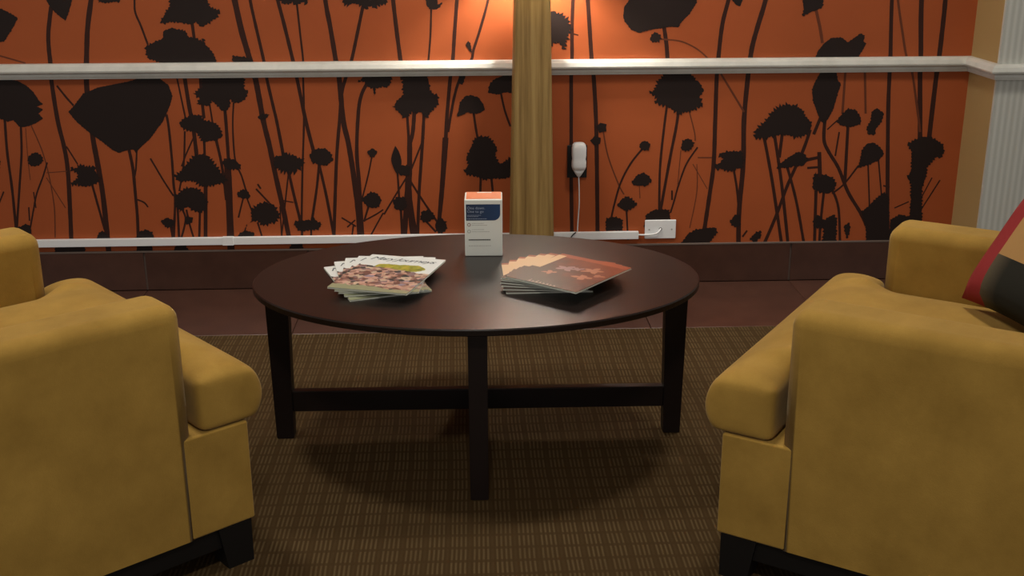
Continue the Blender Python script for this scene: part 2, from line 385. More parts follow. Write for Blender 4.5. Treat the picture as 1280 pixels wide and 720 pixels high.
for pts, w, *r in [
  ([(64,8),(60.5,40),(61,60),(63,79),(64,99),(72,150),(80,183),(84.5,210),(87,250),(89,297),(89,316)],5.5),
  ([(114.5,-6),(110,30),(108.5,60),(108.5,110),(115.5,168),(121,199),(128,239),(133,283),(136,316)],6.5),
  ([(-6,68),(32,79)],2,FAINT), ([(6,150),(9,190),(15,235),(20,285)],3.4), ([(26,156),(27,190),(25,225),(21,285)],3),
  ([(39,157),(51,184),(58,206),(63,228),(68,260),(69,297)],1.5,FAINT), ([(32,160),(35,200),(38,225)],1,FAINT),
  ([(59,203),(54,220),(46,242),(42,262),(38,284)],2.2), ([(42,240),(45,260)],1.6), ([(36,259),(37,276)],2),
  ([(58,216),(84,214)],1.1,FAINT), ([(58,222),(82,260)],1.2,FAINT), ([(71,107),(83,122),(92,132)],2.5), ([(83,183),(97,205)],2),
  ([(115,230),(122,255),(131,287)],3), ([(161,186),(166,210),(169,240),(172,275),(173,316)],4), ([(171,188),(170,210),(168,222)],2.3),
  ([(170,249),(180,253),(185,259)],2), ([(240,28),(243,50)],4), ([(168,-4),(169,15),(176,32),(185,56)],2.6),
  ([(292,-6),(301,35),(308,60),(313,77),(320,102),(329,150),(337,183),(344,217),(353,257),(361,295)],8,None,6),
  ([(312,-4),(318,25),(330,77),(333,96),(341,131),(346,152),(354,193)],4), ([(250,90),(252,120),(255,148)],4),
  ([(262,130),(266,155)],2.2), ([(281,136),(283,160),(286,205)],4.2), ([(284,198),(286,240),(289,316)],9),
  ([(292,128),(291,160),(294,200),(302,220),(308,240)],2.2), ([(220,92),(226,120),(232,148)],2.2), ([(230,92),(236,130),(242,163),(246,196)],5),
  ([(208,143),(211,160),(215,200),(217,230),(219,250),(217,300)],3.2), ([(231,164),(230,201),(227,223),(224,239)],2.4),
  ([(242,172),(233,192),(227,208)],2), ([(255,172),(256,196)],3.2), ([(270,174),(276,200),(280,225),(283,250)],3.6),
  ([(304,248),(298,272)],2), ([(308,246),(315,264)],2), ([(188,198),(204,225),(217,245)],2.2), ([(214,283),(217,300)],4),
  ([(222,258),(224,300)],3), ([(228,262),(232,275),(226,300)],2.5), ([(233,262),(237,280),(243,300)],2.6), ([(250,262),(249,300)],3),
  ([(257,228),(257,300)],5), ([(371,4),(375,40),(379,77),(379,100),(380,150),(378,217),(377,278)],2.6), ([(346,-4),(355,30),(366.5,77),(371,97),(382,150),(392,189)],4.6),
  ([(399,204),(396,235),(390,275)],3.2), ([(399,206),(408,245),(417.5,295)],3.6), ([(361,214),(358,240),(352,295)],2), ([(361,215),(367,242),(376,278)],3.6),
  ([(406,-4),(413,35),(420,77),(424,98),(429,150),(435.5,179),(442,219),(448,265),(450,297)],5.5,None,7),
  ([(454,6),(446,45),(439,77),(432,98),(427,118),(424.5,150),(421,194),(419,245),(417.5,297)],4.2),
  ([(459,104),(452,118),(448,140),(446,190),(449,230),(453,295)],4.2,None,5), ([(465,195),(460,220),(453,247)],2), ([(461,257),(455,277)],2.5),
  ([(479,262),(470,268),(455,276)],2), ([(479,266),(463,295)],2), ([(427,272),(445,283)],2), ([(434,284),(444,275)],2), ([(440,295),(442,280)],2),
  ([(378,286),(377,300)],3), ([(389,286),(389,297)],2.5), ([(322,278),(328,297)],2.2), ([(320,236),(337,254)],2.2), ([(322,230),(326,236)],2.2), ([(350,250),(367,253)],1.5), ([(350,258),(352,295)],1.6),
  ([(491,-4),(496,40),(500.5,75),(503,100)],5.2), ([(509,144),(511,174)],3.5), ([(518,138),(516,165),(512,180)],5), ([(530,143),(528,180),(524,240),(522,295)],4),
  ([(512,170),(512,205),(511,240),(514,268),(518,297)],6,None,9), ([(511,206),(509,245),(505,297)],7), ([(497,217),(499,248)],2.6), ([(508,222),(495,243),(480,268)],2.2),
  ([(530,172),(514,212)],2.2), ([(514,228),(528,250),(547,278)],2.6), ([(501,260),(503,295)],3.2), ([(533,277),(545,290)],2.4),
  ([(571.5,-4),(568,44),(566,75),(563,96),(559,142),(557,176)],4.6), ([(611,-4),(600,37),(592,62),(589,75),(575,98),(567,125),(560,165)],3.4), ([(557,172),(553,230),(549,275)],7.5,None,5),
  ([(539,10),(538,45),(535.5,76)],2.6), ([(592,141),(597,172),(604,190)],3), ([(626,116),(631,138),(638,158)],2.6), ([(601,220),(600,250)],3), ([(614,220),(617,250)],3),
  ([(716.5,-4),(715,40),(715,73),(714,93),(714,150),(714,222),(715,300)],4.6), ([(711,41),(723,44)],1.6), ([(734.5,-4),(737,35),(739.5,73),(742,95),(745,150),(746,200),(747,300)],5.2),
  ([(830,34),(833,55),(834.5,76)],5), ([(826,49),(848,51),(862,56),(875,64),(888,76)],2,FAINT), ([(834,130),(830,160),(825,210),(824,266)],3), ([(848,139),(845,160),(838,195),(828,250),(825,266)],3.6),
  ([(861,137),(868,165),(869,176)],1.5,FAINT), ([(754,164),(760,195),(773,230),(780,243)],1.8,FAINT), ([(802,187),(788,205),(776,228),(768,255),(764,273)],2.5),
  ([(783,261),(785,300)],2.2), ([(872,184),(858,205),(848,232),(843,250),(838,266)],2.2), ([(840,238),(840,250)],2.4), ([(851,188),(847,232)],1,FAINT),
  ([(872,197),(890,197)],1.5,FAINT), ([(866,205),(884,236)],1.1,FAINT), ([(871,205),(871,240),(862,285)],1.1,FAINT), ([(799,230),(800,248)],1.1,FAINT),
  ([(911.5,-4),(903,30),(898,72),(896,95),(894,150),(892,205),(887,243),(880,290)],5.2), ([(958,-4),(948,30),(941,55),(938,72),(935,95),(930,150),(929,205),(924,261),(923,305)],6),
  ([(901,92),(915,115),(930,140)],2.6,FAINT), ([(917,211),(921,235),(923,255)],3), ([(928,296),(934,288)],2.2),
  ([(955,171),(965,225),(977,305)],4), ([(968,168),(977,230),(985,305)],4), ([(978,166),(974,197)],4), ([(983,205),(995,250),(1005,305)],3.6),
  ([(1013,162),(1003,190),(985,230),(970,270),(955,305)],4), ([(1008,200),(1022,197)],4), ([(1009,210),(1023,209)],3), ([(1020,12),(1025,35),(1028,54)],4,FAINT),
  ([(1031,150),(1030,175),(1036,190),(1048,210),(1060,240),(1075,265),(1083,282)],4.4), ([(1026,146),(1017,168)],4), ([(1057,85),(1053,142)],3,FAINT), ([(1081,85),(1082,142)],3,FAINT),
  ([(1047,150),(1034,162)],1.6), ([(1060,156),(1056,228)],4), ([(1049,165),(1044,195)],2.2), ([(1073,207),(1055,230),(1040,242)],2.2), ([(1085,205),(1087,262)],2), ([(1098,199),(1102,246)],2),
  ([(1115,-4),(1113,70),(1112,90),(1110,150),(1109,300)],5), ([(1020,238),(1018,305)],4), ([(1030,238),(1026,275),(1024,305)],3.2), ([(1040,236),(1048,260),(1050,305)],3.2), ([(1024,190),(1025,222)],5),
  ([(1152,-4),(1151,70),(1150,90),(1150,176)],6), ([(1182,-4),(1177,45),(1174,70),(1171,90),(1165,140),(1161,176)],6), ([(1122,-4),(1128,40),(1133,70),(1140,90),(1147,140),(1150,165)],3,FAINT),
  ([(1150,264),(1175,225)],1.6), ([(1118,260),(1136,252)],1.6), ([(1150,250),(1165,222)],1.4), ([(1104,232),(1112,234)],2)]:
    m = r[0] if r and r[0] else 'print_stem'
    stem(pts, w, r[1] if len(r) > 1 else None, m)
for pts, a in [
  ([(56,-4),(91,-4),(87,12),(82,26),(72,18),(63,9)],.3), ([(-8,8),(8,14),(22,22),(18,32),(5,52),(-8,52)],.5),
  ([(-8,101),(10,99),(22,101),(33,107),(42,115),(49,126),(54,130),(46,133),(54,137),(48,142),(54,148),(48,152),(40,156),(30,159),(24,158),(17,150),(10,152),(0,148),(-8,148)],.3),
  ([(35,196),(40,192),(46,190),(52,195),(55,201),(50,205),(44,208),(37,206)],.9), ([(22,285),(32,280),(38,282),(40,292),(22,294)],.5),
  ([(88,209),(95,211),(97,207),(103,206),(110,209),(118,208),(120,215),(124,222),(121,230),(112,231),(105,233),(97,230),(89,231),(92,226),(98,223),(97,216),(90,213)],1.3),
  ([(120,300),(124,291),(128,288),(135,295),(136,300)],.6),
  ([(85.5,140),(92,133),(104,117),(124,109),(160,102),(173,98),(186,97),(200,98),(211,107),(215.5,120),(212,133),(204,151),(195,163),(187,174),(177,183),(173,187),(170,191),(167,187),(160,187),(149,191),(142,188),(124,174),(115,168),(98,154)],.3),
  ([(212,-4),(258,-4),(262,9),(275,14),(270,22),(262,28),(252,33),(245,27),(237,31),(228,28),(218,27),(208,28),(200,29),(205,20),(208,13),(213,8)],1.3),
  ([(182,58),(188,55),(195,52),(203,48),(205,38),(215,35),(226,37),(233,40),(235,46),(245,47),(252,52),(255,48),(257,56),(263,62),(268,70),(272,81),(240,82),(205,82),(196,76),(186,73),(183,68)],1.0),
  ([(122,-3),(150,-3),(150,2),(124,3)],1), ([(322,146),(328,142),(337,143),(332,149),(325,149)],.4), ([(290,70),(305,71),(315,74),(316,80),(292,79)],.6),
  ([(252,92),(305,92),(305,111),(311,114),(307,122),(300,128),(294,129),(288,124),(287,133),(282,140),(276,137),(271,131),(265,126),(260,133),(252,130),(246,130),(250,123),(243,118),(248,112),(253,110)],1.1),
  ([(224,154),(230,148),(240,143),(250,144),(255,150),(263,152),(270,154),(276,162),(278,171),(270,176),(262,176),(255,178),(250,172),(246,165),(236,163),(228,160)],1.1),
  ([(218,221),(228,212),(235,203),(243,195),(252,193),(260,195),(266,203),(272,210),(277,217),(285,225),(275,230),(265,231),(256,233),(248,230),(242,225),(232,227),(222,226)],1.4),
  ([(278,204),(285,198),(293,199),(300,206),(301,210),(292,212),(284,211)],.9), ([(296,242),(304,236),(311,240),(312,247),(304,248),(298,246)],.7),
  ([(218,245),(225,240),(232,235),(240,234),(248,236),(253,240),(258,250),(258,262),(250,266),(242,263),(235,258),(226,264),(220,258)],1.3),
  ([(201,277),(208,272),(217,275),(218,282),(210,285)],.7), ([(168,300),(175,289),(184,287),(190,290),(194,300)],.8), ([(294,300),(300,291),(305,289),(309,280),(307,288),(318,291),(316,300)],.4),
  ([(348,-4),(386,-4),(384,5),(378,2),(372,7),(366,3),(358,5),(352,4)],1.4),
  ([(387,195),(392,188),(398,185),(408,186),(413,192),(417,200),(411,205),(405,207),(398,205),(390,203)],.9),
  ([(342,204),(343,196),(350,195),(356,191),(364,193),(370,196),(378,199),(380,206),(372,211),(370,216),(362,215),(356,215),(348,213),(344,208)],2),
  ([(426,-4),(486,-4),(482,6),(475,5),(468,10),(462,7),(458,12),(450,6),(442,3),(435,7),(430,4)],1.5),
  ([(447,102),(453,99),(452,92),(490,92),(488,105),(482,110),(478,108),(470,110),(468,120),(466,110),(460,108),(456,102)],.9),
  ([(459,190),(466,185),(472,190),(468,196),(463,196)],.4), ([(451,248),(458,244),(463,240),(472,242),(477,250),(474,258),(464,260),(456,254)],.6),
  ([(368,278),(374,276),(380,275),(388,275),(392,271),(396,277),(403,280),(399,285),(393,288),(385,287),(375,288),(370,284)],1),
  ([(314,262),(322,256),(330,252),(338,254),(345,260),(350,270),(345,277),(338,278),(330,282),(322,276),(315,278)],1.5),
  ([(503,92),(534,92),(536,105),(538,115),(547,120),(548,130),(540,138),(533,147),(525,140),(515,140),(506,147),(500,142),(492,134),(496,126),(504,118),(504,105)],1.2),
  ([(494,182),(499,190),(502,202),(500,212),(497,218),(492,210),(489,198)],-1), ([(497,212),(502,206),(513,208),(512,219),(500,219)],.3),
  ([(491,252),(497,246),(506,247),(509,258),(502,263),(494,261)],.7), ([(525,272),(528,264),(536,262),(541,266),(543,272),(536,277),(529,278)],.8), ([(544,280),(550,271),(557,277),(559,285),(553,292),(545,289)],.9),
  ([(582,56),(585,51),(588,54),(590,66),(587,64)],.2), ([(574,92),(583,92),(578,106),(573,104)],.3),
  ([(532,-4),(547,-4),(547,6),(553,3),(550,9),(544,12),(537,11),(533,6)],.4), ([(573,138),(575,128),(582,120),(590,119),(598,122),(604,130),(606,137),(600,141),(592,142),(584,140),(577,144),(571,145)],.4),
  ([(612,105),(618,99),(630,94),(645,94),(645,117),(632,115),(622,118),(610,116)],.5),
  ([(580,215),(586,205),(583,198),(588,186),(593,175),(600,170),(610,171),(617,178),(621,186),(619,195),(622,202),(627,205),(636,198),(645,197),(645,218),(630,223),(618,223),(606,224),(595,220),(586,218)],1.1),
  ([(680,15),(693,14),(702,18),(710,25),(713,33),(711,42),(708,52),(704,62),(699,54),(693,52),(689,56),(680,64)],1.9),
  ([(779,21),(780,9),(789,-4),(871,-4),(871,3),(862,17),(851,28),(848,34),(838,33),(820,36),(813,37),(799,41),(789,37),(781,27)],.3),
  ([(812,50),(814,43),(820,40),(826,46),(824,52),(816,53)],.9), ([(812,117),(818,112),(822,103),(831,92),(860,90),(873,102),(880,113),(874,121),(879,131),(864,138),(849,142),(840,136),(829,131),(818,129),(822,122)],1.6),
  ([(805,284),(808,268),(818,262),(836,262),(838,274),(836,284)],.6), ([(757,288),(758,273),(770,271),(778,275),(778,288)],.6),
  ([(789,228),(796,219),(803,216),(810,219),(815,226),(808,232),(799,232),(792,231)],.7), ([(771,256),(778,248),(784,245),(791,250),(797,255),(790,260),(782,264),(776,260)],1),
  ([(851,186),(853,176),(860,173),(868,178),(864,186),(857,189)],.8), ([(912,-4),(930,-4),(925,8),(920,6)],.2),
  ([(893,208),(900,203),(904,199),(898,193),(908,189),(917,189),(927,190),(929,200),(928,210),(918,211),(910,214),(902,211),(895,211)],1.3), ([(912,278),(917,270),(924,268),(925,282),(918,284)],.7),
  ([(851,305),(860,292),(870,287),(885,285),(893,284),(897,290),(890,298),(886,305)],.7), ([(937,300),(944,291),(951,288),(951,296),(944,302)],.7),
  ([(943,172),(945,163),(952,155),(958,150),(965,140),(975,132),(985,130),(995,132),(1003,138),(1008,147),(1014,155),(1012,165),(1005,170),(995,172),(985,168),(975,168),(962,171),(952,173)],1.6),
  ([(970,210),(978,202),(988,195),(997,190),(1005,192),(1010,200),(1004,207),(995,207),(985,209)],.6), ([(1002,-4),(1030,-4),(1028,8),(1020,13),(1013,15),(1003,20),(1005,12)],.7),
  ([(1018,76),(1022,64),(1030,54),(1040,47),(1052,47),(1060,53),(1068,47),(1075,42),(1081,44),(1079,52),(1083,54),(1076,66),(1070,76)],.4),
  ([(1028,86),(1045,86),(1047,100),(1051,105),(1047,117),(1042,135),(1036,147),(1030,155),(1025,150),(1021,140),(1016,125),(1015,112),(1019,102)],.4),
  ([(1045,152),(1052,143),(1060,136),(1070,138),(1076,147),(1075,155),(1065,158),(1052,157)],.7), ([(1085,168),(1083,160),(1089,150),(1089,140),(1096,135),(1104,141),(1102,152),(1095,160),(1093,168)],.6),
  ([(1072,210),(1075,200),(1077,188),(1083,180),(1092,178),(1100,184),(1105,192),(1098,200),(1088,205),(1080,207)],.5), ([(1016,225),(1019,215),(1024,222),(1030,218),(1040,222),(1046,230),(1042,238),(1035,242),(1025,240),(1016,236)],.9),
  ([(1016,275),(1022,268),(1030,275),(1042,268),(1046,275),(1044,304),(1028,304),(1030,285),(1018,285)],.9), ([(1076,265),(1085,258),(1095,248),(1105,240),(1111,246),(1111,304),(1083,304),(1082,280)],.6), ([(1055,282),(1062,278),(1062,290),(1058,298)],.7),
  ([(1134,180),(1142,176),(1150,172),(1160,170),(1168,174),(1178,180),(1180,190),(1176,197),(1170,196),(1164,202),(1158,210),(1157,222),(1152,235),(1152,265),(1151,304),(1135,304),(1138,255),(1139,230),(1134,222),(1139,212),(1139,198),(1140,190)],.9),
  ([(1110,304),(1113,275),(1125,268),(1140,272),(1140,304)],.6), ([(68,318),(70,307),(88,305),(106,308),(107,318)],.5), ([(170,318),(174,305),(190,306),(192,318)],.7), ([(215,318),(222,304),(232,307),(240,318)],.8), ([(360,318),(364,305),(378,304),(380,318)],.6)]:
    flower(pts, a)
for x, y, r in [(752,159,6),(745,176,6),(806,182,6.5),(236,275,5)]: bud(x, y, r)

# the paper repeats along the wall beyond the picture's edge
for o in [c for c in wall.children if c.name.startswith('printed')]:
    xs = [v.co.x for v in o.data.vertices]
    if min(xs) > .42 and max(xs) < 1.80:
        c = o.copy(); COL.objects.link(c); c.parent = wall; c.location.x -= 3.42
# ------------------------------------------------------------------ wall fittings
def wx(x, y=200): return on_wall(x, y)[0]
t = empty('cable_trunking', (-1.55, WALL_Y-.0008, .186))
tag(t, 'long white plastic cable trunking on the orange wall, with a joint cover', 'cable trunking')
x_end = .300
box('lid', (-3.0+1.55, x_end+1.55, -.016, 0, -.014, .014), 'white_plastic', t, bev=.0015, seg=2)
box('joint_cover', (-.900+1.55, -.860+1.55, -.0185, 0, -.0155, .0155), 'white_plastic', t, bev=.001, seg=2)
t = empty('cable_trunking', (.31, WALL_Y-.0008, .186))
tag(t, 'short white plastic cable trunking between the wooden lamp and the white wall plate', 'cable trunking')
box('lid', (0.001, .322, -.016, 0, -.014, .0145), 'white_plastic', t, bev=.0015, seg=2)
o = from_bm('black_cable_tie', tube_bm(smooth_line([(.370, WALL_Y-.019, .171), (.378, WALL_Y-.0195, .180), (.386, WALL_Y-.0195, .192), (.398, WALL_Y-.019, .2025)], 4), .0022), 'black_plastic', smooth=True)
tag(o, 'thin black wire lying slanted across the short white trunking', 'wire')
t = empty('wall_plate', (.714, WALL_Y-.0008, .206))
tag(t, 'white blank wall plate with a central cable hole, at end of short trunking', 'wall plate')
box('plate', (-.058, .058, -.007, 0, -.036, .036), 'white_plastic', t, bev=.003, seg=3)
for s in (-1, 1):
    from_bm('screw', lathe_bm([(.0001, .0), (.003, 0), (.003, .0012), (.0001, .0014)], 10), 'ink_grey', t, loc=(s*.042, -.007, 0), rot=(R(90), 0, 0))
from_bm('cable_hole', lathe_bm([(.0001, 0), (.0055, 0), (.0055, .001), (.0001, .001)], 14), 'black_plastic', t, loc=(0, -.0068, .002), rot=(R(90), 0, 0))
o = from_bm('white_cable', tube_bm(smooth_line([(.630, WALL_Y-.008, .187), (.650, WALL_Y-.012, .187), (.680, WALL_Y-.016, .189), (.702, WALL_Y-.018, .196), (.713, WALL_Y-.012, .207), (.714, WALL_Y-.0085, .208)], 5), .0032), 'white_plastic', smooth=True)
tag(o, 'short white cable running from the trunking into the wall plate', 'cable')
t = empty('wall_socket', (.400, WALL_Y-.0008, .466))
tag(t, 'black wall socket plate holding a white plug-in adapter', 'socket')
box('plate', (-.036, .036, -.006, 0, -.060, .060), 'black_plastic', t, bev=.002, seg=3)
for z in (-.025, .025):
    box('outlet', (-.017, .017, -.0075, -.006, z-.014, z+.014), 'black_plastic', t, bev=.0006, seg=2)
t = empty('plug_adapter', (.404, WALL_Y-.0085, .475))
tag(t, 'white rounded plug-in adapter with a thin cable hanging from the black socket', 'adapter')
def capsule(prof, dy):          # rounded body: half-widths along z, flattened in y
    bm = bmesh.new(); seg = 20; rings = []
    for z, rx, ry in prof:
        rings.append([bm.verts.new((rx*math.copysign(abs(math.cos(a))**.6, math.cos(a)), dy+ry*math.copysign(abs(math.sin(a))**.6, math.sin(a)), z)) for a in [2*math.pi*k/seg for k in range(seg)]])
    for x, y in zip(rings, rings[1:]):
        for k in range(seg): bm.faces.new((x[k], x[(k+1) % seg], y[(k+1) % seg], y[k]))
    bm.faces.new(rings[0]); bm.faces.new(rings[-1]); return bm
from_bm('adapter_body', capsule([(.066, .010, .008), (.064, .018, .014), (.058, .0235, .018), (.045, .0265, .020), (.018, .0265, .020), (.005, .0245, .019), (-.004, .0265, .020), (-.022, .0265, .020), (-.034, .0225, .017)], -.021), 'white_plastic', t, smooth=True)
from_bm('cable_neck', capsule([(-.034, .0215, .016), (-.045, .015, .012), (-.056, .008, .008), (-.060, .0045, .0045)], -.021), 'white_plastic', t, smooth=True)
from_bm('cable', tube_bm(smooth_line([(0, -.021, -.058), (.002, -.020, -.10), (.004, -.014, -.16), (.002, -.006, -.22), (.000, -.004, -.272)], 6), .0022, 6), 'white_plastic', t, smooth=True)

# ------------------------------------------------------------------ floor lamp behind the table
LX, LY = .226, 3.985
t = empty('floor_lamp', (LX, LY, 0))
tag(t, 'floor lamp with a tall tapering striped wooden column against orange wall', 'floor lamp')
box('base', (-.105, .105, -.100, .100, 0, .022), 'oak_veneer', t, bev=.004, seg=2)
bm = bmesh.new(); rings = []
def post_w(z): return .081-.0205*(z/1.04)
for z in [.022+(1.10-.022)*k/8 for k in range(9)]:
    h = post_w(z); c = h*.22
    rings.append([bm.verts.new((x, y, z)) for x, y in [(-h, -h+c), (-h+c*.3, -h+c*.3), (-h+c, -h), (h-c, -h), (h-c*.3, -h+c*.3), (h, -h+c), (h, h-c), (h-c, h), (-h+c, h), (-h, h-c)]])
for a, b in zip(rings, rings[1:]):
    for k in range(10): bm.faces.new((a[k], a[(k+1) % 10], b[(k+1) % 10], b[k]))
bm.faces.new(rings[0]); bm.faces.new(rings[-1])
from_bm('column', bm, 'oak_veneer', t)
DZ = -.025
from_bm('neck', lathe_bm([(.030, 1.10), (.030, 1.106), (.010, 1.112), (.010, 1.20+DZ), (.014, 1.205+DZ), (.014, 1.235+DZ)], 20), 'brass', t, smooth=True)
from_bm('bulb', lathe_bm([(.010, 1.235+DZ), (.017, 1.245+DZ), (.022, 1.262+DZ), (.017, 1.278+DZ), (.010, 1.284+DZ), (.0005, 1.285+DZ)], 20), 'bulb_glow', t, smooth=True)
sh = from_bm('lamp_shade', lathe_bm([(.128, 1.172+DZ), (.1255, 1.19+DZ), (.095, 1.44+DZ), (.093, 1.455+DZ)], 40, caps=False), 'lamp_shade_fabric', t, smooth=True)
for k in range(3):
    a = 2*math.pi*k/3+.5
    from_bm('spider_wire', tube_bm([(0.0, 0.0, 1.233+DZ), (.1135*math.cos(a), .1135*math.sin(a), 1.285+DZ)], .0012, 6), 'brass', sh)
l = bpy.data.lights.new('lamp_bulb_light', 'POINT'); l.energy = LAMP_W; l.color = (1, .92, .80); l.shadow_soft_size = .030
lo = bpy.data.objects.new('lamp_bulb_light', l); COL.objects.link(lo); lo.parent = t; lo.location = (0, 0, 1.262+DZ)

# ------------------------------------------------------------------ recessed ceiling lamps
for i, (x, y, pw) in enumerate(DOWNLIGHTS):
    t = empty('ceiling_downlight', (x, y, 2.6))
    tag(t, ['round recessed ceiling downlight above the armchair with bare seat', 'round recessed ceiling downlight above the armchair with striped pillow', 'round recessed ceiling downlight out in front of the coffee table'][i], 'ceiling light', 'recessed ceiling downlights')
    from_bm('trim_ring', lathe_bm([(.085, 0), (.105, -.002), (.108, -.008), (.085, -.010), (.080, -.004), (.085, 0)], 32), 'white_plastic', t, smooth=True)
    from_bm('diffuser', lathe_bm([(.0005, -.003), (.081, -.003), (.081, -.0045), (.0005, -.005)], 32), 'downlight_glow', t)
    l = bpy.data.lights.new('downlight', 'AREA'); l.shape = 'DISK'; l.size = .3; l.energy = pw; l.color = (1, .92, .80); l.spread = R(150)
    lo = bpy.data.objects.new('downlight', l); COL.objects.link(lo); lo.parent = t; lo.location = (0, 0, -.02)

# ------------------------------------------------------------------ coffee table
TX, TY, TA, TB, TZ = .021, 2.814, .5664, .3999, .45
tab = empty('coffee_table', (TX, TY, 0), -.011)
tag(tab, 'low oval coffee table in dark espresso wood with crossed stretchers', 'coffee table')
bm = bmesh.new(); seg = 128; prof = [(-.005, TZ-.018), (0, TZ-.015), (0, TZ-.003), (-.0025, TZ)]; rings = []
for o_, z in prof:
    rings.append([bm.verts.new(((TA+o_)*math.cos(2*math.pi*k/seg), (TB+o_)*math.sin(2*math.pi*k/seg), z)) for k in range(seg)])
for a, b in zip(rings, rings[1:]):
    for k in range(seg): bm.faces.new((a[k], a[(k+1) % seg], b[(k+1) % seg], b[k]))
bm.faces.new(rings[0]); bm.faces.new(rings[-1])
from_bm('table_top', bm, 'espresso_wood', tab)
def leg(name, cx, cy, hx0, hy0, hx1, hy1, z1):
    bm = bmesh.new()
    a = [bm.verts.new((cx+sx*hx0, cy+sy*hy0, 0)) for sx, sy in ((-1, -1), (1, -1), (1, 1), (-1, 1))]
    b = [bm.verts.new((cx+sx*hx1, cy+sy*hy1, z1)) for sx, sy in ((-1, -1), (1, -1), (1, 1), (-1, 1))]
    for k in range(4): bm.faces.new((a[k], a[(k+1) % 4], b[(k+1) % 4], b[k]))
    bm.faces.new(a); bm.faces.new(b)
    bmesh.ops.bevel(bm, geom=bm.edges[:], offset=.002, segments=2, affect='EDGES')
    from_bm(name, bm, 'espresso_leg', tab)
ZL = TZ-.018
for s in (-1, 1):
    leg('leg', s*.516, .0225, .0225, .0225, .030, .0225, ZL)
    leg('leg', 0, s*.334, .0215, .022, .0225, .024, ZL)
box('stretcher', (-.492, .492, .010, .034, .074, .132), 'espresso_leg', tab, bev=.002, seg=2)
box('stretcher', (-.012, .012, -.311, .311, .0741, .1319), 'espresso_leg', tab, bev=.002, seg=2)

# ------------------------------------------------------------------ box on the table
BX = empty('card_box', (.0425, 3.030, TZ), R(-1.5))
tag(BX, 'white card box with orange top and navy printed panel standing on the table', 'box')
bw, bd, bh = .0505, .044, .157
box('carton', (-bw, bw, -bd, bd, 0, bh), 'box_card', BX, bev=.003, seg=3)
top = box('top_panel', (-bw+.0045, bw-.003, -bd+.006, bd-.003, bh, bh+.0008), 'box_orange', BX)
box('slot_tab', (-.018, .022, bd-.016, bd-.009, bh+.0008, bh+.0013), 'box_card', top)
zt, zb = bh-.013, bh-.0575
P = [(-bw+.004, zb), (-bw+.004, zt), (bw-.006, zt)]
P += [(bw-.006-.018*(1-math.cos(a)), zb+.018-.018*math.sin(a)) for a in [math.pi/2*k/8 for k in range(9)]]
nav = link('printed_panel', poly_mesh('printed_panel', [(x, -bd-.0003, z) for x, z in P]), 'box_navy', BX)
for body, zz, sz in (('One down.', bh-.0265, .0105), ('One to go', bh-.0360, .0105)):
    link('lettering', text_mesh(body, sz), 'ink_pale', nav, loc=(-bw+.007, -bd-.0006, zz), rot=(R(90), 0, 0))
def bars(z, x0, n, wd, h, m, y=-bd-.0006, par=BX, gap=.0012):
    bm = bmesh.new(); x = x0
    for k in range(n):
        ww = wd*random.uniform(.6, 1.3)
        bm.faces.new([bm.verts.new(q) for q in ((x, y, z), (x+ww, y, z), (x+ww, y, z+h), (x, y, z+h))]); x += ww+gap
    from_bm('small_print', bm, m, par)
bars(bh-.0435, -bw+.007, 8, .004, .0012, 'ink_pale', par=nav); bars(bh-.047, -bw+.007, 5, .006, .0012, 'ink_pale', par=nav); bars(bh-.0535, -bw+.006, 9, .005, .0014, 'ink_pale', par=nav)
bars(bh-.066, -bw+.019, 7, .004, .0012, 'ink_grey'); bars(bh-.071, -bw+.019, 8, .004, .0012, 'ink_grey'); bars(bh-.083, -bw+.019, 6, .005, .0012, 'ink_grey'); bars(bh-.089, -bw+.019, 9, .004, .0012, 'ink_grey')
bars(bh-.1125, -bw+.010, 16, .0032, .0032, 'ink_black', gap=.0006); bars(bh-.128, -bw+.010, 10, .005, .0011, 'ink_grey')
for zz, m in ((bh-.0690, 'ink_brown'), (bh-.0875, 'ink_grey')):
    bm = bmesh.new(); ra = []; rb = []
    for k in range(18):
        a = 2*math.pi*k/18; ra.append(bm.verts.new((-bw+.0115+.0047*math.cos(a), -bd-.0006, zz+.0047*math.sin(a)))); rb.append(bm.verts.new((-bw+.0115+.0032*math.cos(a), -bd-.0006, zz+.0032*math.sin(a))))
    for k in range(18): bm.faces.new((ra[k], ra[(k+1) % 18], rb[(k+1) % 18], rb[k]))
    from_bm('printed_ring', bm, m, BX)

# ------------------------------------------------------------------ magazines, each its own thing
MT = .0042
def sheet(wd, hd, z0, z1, sag, inset=0):          # a leaf or block of leaves that droops a little towards its free edge
    bm = bmesh.new(); nx, ny = 8, 6; V = {}
    for k, z in enumerate((z0, z1)):
        for i in range(nx+1):
            for j in range(ny+1):
                x = -wd/2+inset+(wd-2*inset)*i/nx; y = -hd/2+inset+(hd-2*inset)*j/ny
                V[i, j, k] = bm.verts.new((x, y, z+sag*(1-(2*i/nx-.25)**2*.45)))
    for i in range(nx):
        for j in range(ny):
            for k in (0, 1): bm.faces.new((V[i, j, k], V[i+1, j, k], V[i+1, j+1, k], V[i, j+1, k]))
    for i in range(nx):
        for j in (0, ny): bm.faces.new((V[i, j, 0], V[i+1, j, 0], V[i+1, j, 1], V[i, j, 1]))
    for j in range(ny):
        for i in (0, nx): bm.faces.new((V[i, j, 0], V[i, j+1, 0], V[i, j+1, 1], V[i, j, 1]))
    return bm
def mesh_of(bm, name, m):
    bmesh.ops.recalc_face_normals(bm, faces=bm.faces); me = bpy.data.meshes.new(name); bm.to_mesh(me); bm.free(); me.materials.append(MATS[m]); return me
WA, HA, WB, HB = .205, .288, .212, .245
